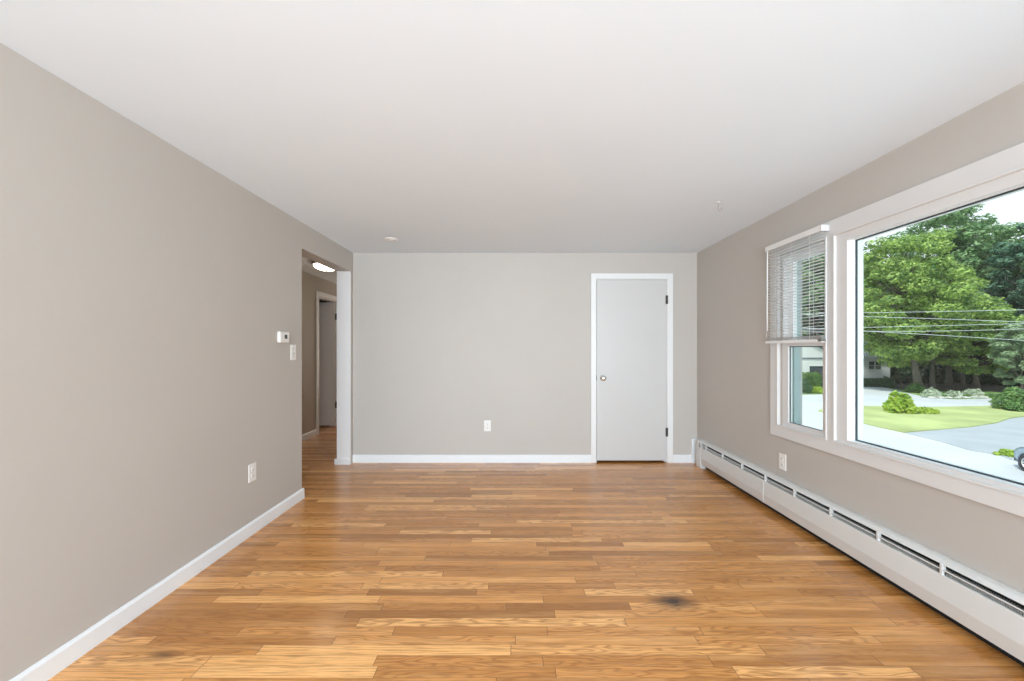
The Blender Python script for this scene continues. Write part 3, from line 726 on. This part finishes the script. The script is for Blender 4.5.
for i, (px, Y, wdt, hh) in enumerate(((900, 60, 3.8, 4.2), (922, 60, 4.5, 5.0), (944, 61, 4.5, 5.4), (966, 60, 4.5, 5.2), (988, 58, 4.5, 5.2), (1008, 56, 4.5, 5.6), (1030, 54, 4.5, 6))):
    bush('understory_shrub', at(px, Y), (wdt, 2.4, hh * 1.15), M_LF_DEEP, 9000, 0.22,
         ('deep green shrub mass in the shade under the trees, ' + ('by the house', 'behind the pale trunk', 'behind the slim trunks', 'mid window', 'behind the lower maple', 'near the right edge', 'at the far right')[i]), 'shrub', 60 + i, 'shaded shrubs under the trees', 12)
bush('green_bush', gp(1021, 411), (1.9, 1.7, 2.3), M_LF_HEDGE, 8000, 0.10, 'leafy green bush at the right end of the lawn', 'shrub', 31)
bush('yellow_green_shrub', gp(900, 413.5), (1.2, 1.0, 2.0), M_LF_BRIGHT, 2400, 0.15, 'bright yellow-green shrub standing on the lawn', 'shrub', 32)
bush('grass_tuft', gp(1009.5, 456.5), (.55, .5, .42), M_LF_BRIGHT, 1200, 0.06, 'yellow-green grass tuft beside the front of the parked car', 'grass', 90, None, 7)
bush('ground_cover', gp(921, 414), (1.5, .8, 0.62), M_LF_BRIGHT, 2600, 0.08, 'low yellow-green spreading plant beside the lawn shrub', 'shrub', 33)
for i, (px, py, rx, hh, lb) in enumerate(((931, 397.5, .95, 1.1, 'left, by the pale trunk'), (954, 397.5, .75, .85, 'middle'), (973, 397, .9, 1.15, 'right'))):
    bush('flowering_shrub', gp(px, py), (rx, .9, hh), M_FLOWER, 1200, 0.11, 'white flowering shrub in the planting bed, ' + lb, 'shrub', 40 + i, 'white flowering shrubs')
bush('ivy_mound', at(916, 46.5), (1.0, .9, 1.35), M_LF_HEDGE, 2500, 0.1, 'green ivy mound around the base of the pale trunk', 'shrub', 45)
for i, px in enumerate((941, 962, 983)):
    bush('ground_cover', gp(px, 397.2), (1.2, .5, .35), M_LF_HEDGE, 900, 0.08, 'low green plant between the white shrubs, ' + ('left', 'middle', 'right')[i], 'shrub', 70 + i, 'low bed plants', 6)
hedge('clipped_hedge', at(872, 53.5), (3.6, 1.1, 1.15), 0, M_LF_HEDGED, 5000, 0.11, 'low dark hedge below the house windows', 81)
bush('round_bush', at(888, 53.0), (1.1, 1.0, 1.6), M_LF_HEDGED, 2500, 0.11, 'rounded dark bush at the corner of the white house', 'shrub', 82)
hedge('clipped_hedge', at(808.5, 50.5), (2.6, 1.3, 2.15), 0, M_LF_HEDGE, 6000, 0.11, 'tall clipped green hedge left of the garage door', 83)
bush('round_bush', at(804.5, 46.3), (.98, .95, 1.65), M_LF_HEDGED, 4500, 0.10, 'round dark green bush at the road edge before the garage', 'shrub', 84)
bush('low_bush', at(818, 46), (.95, .8, .85), M_LF_BRIGHT, 2500, 0.09, 'low bright green bush beside the round dark one', 'shrub', 85)
bush('round_bush', at(829, 46.3), (.8, .8, 1.5), M_LF_HEDGED, 2500, 0.10, 'dark bush right of the low bright one', 'shrub', 86)

# ------------------------------------------------------------------ houses
def siding_wall(b, x0, x1, y0, y1, z0, z1):
    b.box(x0, x1, y0, y1, z0, z1)
    n = int((z1 - z0) / .18)
    for i in range(n):
        zz = z0 + i * .18
        b.prism([(y0, zz), (y0 - .025, zz), (y0, zz + .17)], 'x', x0, x1)
h = thing('house', (0, 0, 0), 'white house with slate roof behind the trees across the road', 'house')
HY = 58.0; hx0, hx1 = (838 - 514) / 400 * HY, (890 - 514) / 400 * HY
b = MB(); siding_wall(b, hx0, hx1, HY, HY + 8, GZ + .0, GZ + 3.95); b.build('wall', M_SIDING, h)
b = MB(); b.prism([(HY - .5, GZ + 3.9), (HY - .5, GZ + 4.05), (HY + 4, GZ + 6.3), (HY + 8.5, GZ + 4.05), (HY + 8.5, GZ + 3.9)], 'x', hx0 - .4, hx1 + .45); b.build('roof', M_ROOF, h)
b = MB(); b.box(hx0 - .4, hx1 + .45, HY - .62, HY - .5, GZ + 3.85, GZ + 4.10); b.build('gutter', M_SIDING, h)
for px in (871.2, 877.8):
    xc = (px - 514) / 400 * HY
    f = MB(); frame_z0, frame_z1 = GZ + 2.05, GZ + 3.32
    f.box(xc - .47, xc + .47, HY - .07, HY, frame_z0, frame_z1); fo = f.build('window', M_SIDING, h)
    g = MB(); g.box(xc - .38, xc + .38, HY - .09, HY - .06, frame_z0 + .08, frame_z0 + .60); g.box(xc - .38, xc + .38, HY - .09, HY - .06, frame_z0 + .66, frame_z1 - .08); g.build('pane', M_HWIN, fo)
g = thing('garage', (0, 0, 0), 'white garage with dark door seen through the narrow window', 'garage')
GY = 54.0; gx0, gx1 = (770 - 514) / 400 * GY, (840 - 514) / 400 * GY
b = MB(); gd0, gd1 = (809.5 - 514) / 400 * GY, (833 - 514) / 400 * GY; gt = GZ + 2.75
siding_wall(b, gx0, gd0, GY, GY + 7, GZ, gt); siding_wall(b, gd1, gx1, GY, GY + 7, GZ, gt); siding_wall(b, gx0, gx1, GY, GY + 7, gt, GZ + 3.85)
xm = (gx0 + gx1) / 2
b.prism([(gx0, GZ + 3.85), (gx1, GZ + 3.85), (xm, GZ + 6.2)], 'y', GY, GY + 7)
b.build('wall', M_SIDING, g)
b = MB(); b.box(gd0, gd1, GY + .12, GY + .2, GZ, gt)
for k in range(4): b.box(gd0 + .05, gd1 - .05, GY + .09, GY + .13, GZ + .06 + k * .66, GZ + .64 + k * .66)
b.build('garage_door', M_GARAGE, g)
b = MB(); b.box(gx0 - .2, gx1 + .2, GY - .12, GY, GZ + 3.74, GZ + 3.9); b.build('trim_band', M_ROOF, g)
b = MB(); b.prism([(gx0 - .4, GZ + 3.62), (xm, GZ + 6.2), (gx1 + .4, GZ + 3.62), (gx1 + .4, GZ + 3.8), (xm, GZ + 6.42), (gx0 - .4, GZ + 3.8)], 'y', GY - .3, GY + 7.3); b.build('roof', M_ROOF, g)

# ------------------------------------------------------------------ overhead cables
wires = ((312.8, 311.5, 309.8, 'topmost'), (316.5, 319.0, 322.0, 'second from the top'), (327.5, 325.6, 323.6, 'third from the top'), (331.2, 331.0, 328.8, 'fourth from the top'), (331.0, 335.5, 340.5, 'lowest'))
for (ya, ym, yb, lb) in wires:
    pts = []
    for i in range(31):
        px = 700 + (1200 - 700) * i / 30; u = (px - 862) / 162
        l0 = (1 - u) * (1 - 2 * u) * ya + 4 * u * (1 - u) * ym + u * (2 * u - 1) * yb if 0 <= u <= 1 else (ya + (ym - ya) * 2 * u if u < 0 else yb + (yb - ym) * 2 * (u - 1))
        Y = 36.0; pts.append(((px - 514) / 400 * Y, Y, EYE + (349 - l0) / 400 * Y))
    o = MB().tube(pts, 0.024, 6).build('overhead_cable', M_WIRE)
    tag(o, 'grey overhead cable crossing before the trees, ' + lb, 'cable', 'overhead cables')

# ------------------------------------------------------------------ parked car
ang = math.atan2(.925, .38)
wheel_g = Vector((21.08, 16.35, GZ + .05))           # near front wheel, on the ground
hv = Vector((math.cos(ang), math.sin(ang), 0)); side = Vector((-hv.y, hv.x, 0))   # to the car's left, the side we see
car_o = wheel_g - hv * 1.22 - side * 0.78
car = thing('parked_car', car_o, 'silver-blue car parked on the driveway at the right edge of the view', 'car', rz=ang)
def loft(sections, m, name, parent):
    b = bmesh.new(); rings = []
    for x, pts in sections: rings.append([b.verts.new((x, p[0], p[1])) for p in pts])
    n = len(rings[0])
    for a, c in zip(rings, rings[1:]):
        for k in range(n):
            f = b.faces.new((a[k], a[(k + 1) % n], c[(k + 1) % n], c[k])); f.smooth = True
    b.faces.new(rings[0][::-1]); b.faces.new(rings[-1]); bmesh.ops.recalc_face_normals(b, faces=b.faces[:])
    me = bpy.data.meshes.new(name); b.to_mesh(me); b.free(); me.materials.append(m)
    o = bpy.data.objects.new(name, me); C.objects.link(o); o.parent = parent; return o
def sec(wd, z0, zb, zt, crown=.86):
    return [(-wd * .9, z0), (-wd, z0 + .12), (-wd, zb - .12), (-wd * .96, zb), (-wd * crown, zt), (0, zt + .03), (wd * crown, zt), (wd * .96, zb), (wd, zb - .12), (wd, z0 + .12), (wd * .9, z0), (0, z0)]
loft([(-2.15, sec(.70, .42, .80, .88)), (-2.08, sec(.82, .30, .90, .98)), (-1.7, sec(.88, .24, .98, 1.03)), (-.6, sec(.90, .22, .98, 1.0)), (.6, sec(.90, .22, .96, 1.0)), (1.1, sec(.90, .24, .92, .98)), (1.7, sec(.88, .26, .84, .90)), (2.02, sec(.80, .30, .74, .80)), (2.15, sec(.66, .36, .62, .68))], M_CARP, 'body', car)
loft([(-2.0, [(-.70, .98), (-.66, 1.1), (.66, 1.1), (.70, .98)]), (-1.6, [(-.76, .98), (-.62, 1.48), (.62, 1.48), (.76, .98)]), (.1, [(-.78, .98), (-.62, 1.50), (.62, 1.50), (.78, .98)]), (1.0, [(-.74, .98), (-.70, 1.01), (.70, 1.01), (.74, .98)])], M_HWIN, 'windows', car)
loft([(-1.85, [(-.58, 1.42), (-.50, 1.46), (.50, 1.46), (.58, 1.42)]), (-1.4, [(-.64, 1.47), (-.54, 1.54), (.54, 1.54), (.64, 1.47)]), (.0, [(-.64, 1.48), (-.54, 1.56), (.54, 1.56), (.64, 1.48)]), (.25, [(-.60, 1.40), (-.52, 1.46), (.52, 1.46), (.60, 1.40)])], M_CARP, 'roof', car)
MB().box(1.95, 2.19, -.72, .72, .22, .42, .05).build('bumper', M_CARD, car)
for s in (1, -1):
    b = MB(); b.box(1.80, 2.06, s * .60 - .14, s * .60 + .14, .66, .77, .03); b.build('headlight', M_SASH, car)
    b = MB(); b.box(.62, .74, s * .98 - .10, s * .98 + .10, 1.0, 1.13, .03); b.build('mirror', M_CARD, car)
    for wx in (1.22, -1.35):
        Mx = Matrix.Translation((wx, s * .78, .33)) @ Matrix.Rotation(-s * PI / 2, 4, 'X')
        MB().lathe([(.39, -.06), (.41, .105), (.40, .128), (.335, .128), (.335, -.06)], 28, Mx).build('wheel_arch', M_CARD, car)
        wb = MB().lathe([(.19, -.09), (.31, -.10), (.33, -.08), (.33, .11), (.31, .135), (.21, .135), (.20, .11), (.19, .05)], 28, Mx); wo = wb.build('wheel', M_TYRE, car)
        rb = MB(); rb.lathe([(.205, .10), (.21, .13), (.195, .134), (.185, .10)], 28, Mx); rb.lathe([(0, .12), (.05, .12), (.055, .06), (0, .06)], 16, Mx)
        for k in range(5):
            t_ = bmesh.new(); bmesh.ops.create_cube(t_, size=1); t_.transform(Matrix.Rotation(k * 2 * PI / 5, 4, 'Z') @ Matrix.Translation((.12, 0, .105)) @ Matrix.Diagonal((.16, .045, .02, 1))); rb.join(t_, Mx)
        rb.lathe([(0, .04), (.19, .04), (.19, .03), (0, .03)], 20, Mx)
        rb.build('rim', M_CHROME, wo)
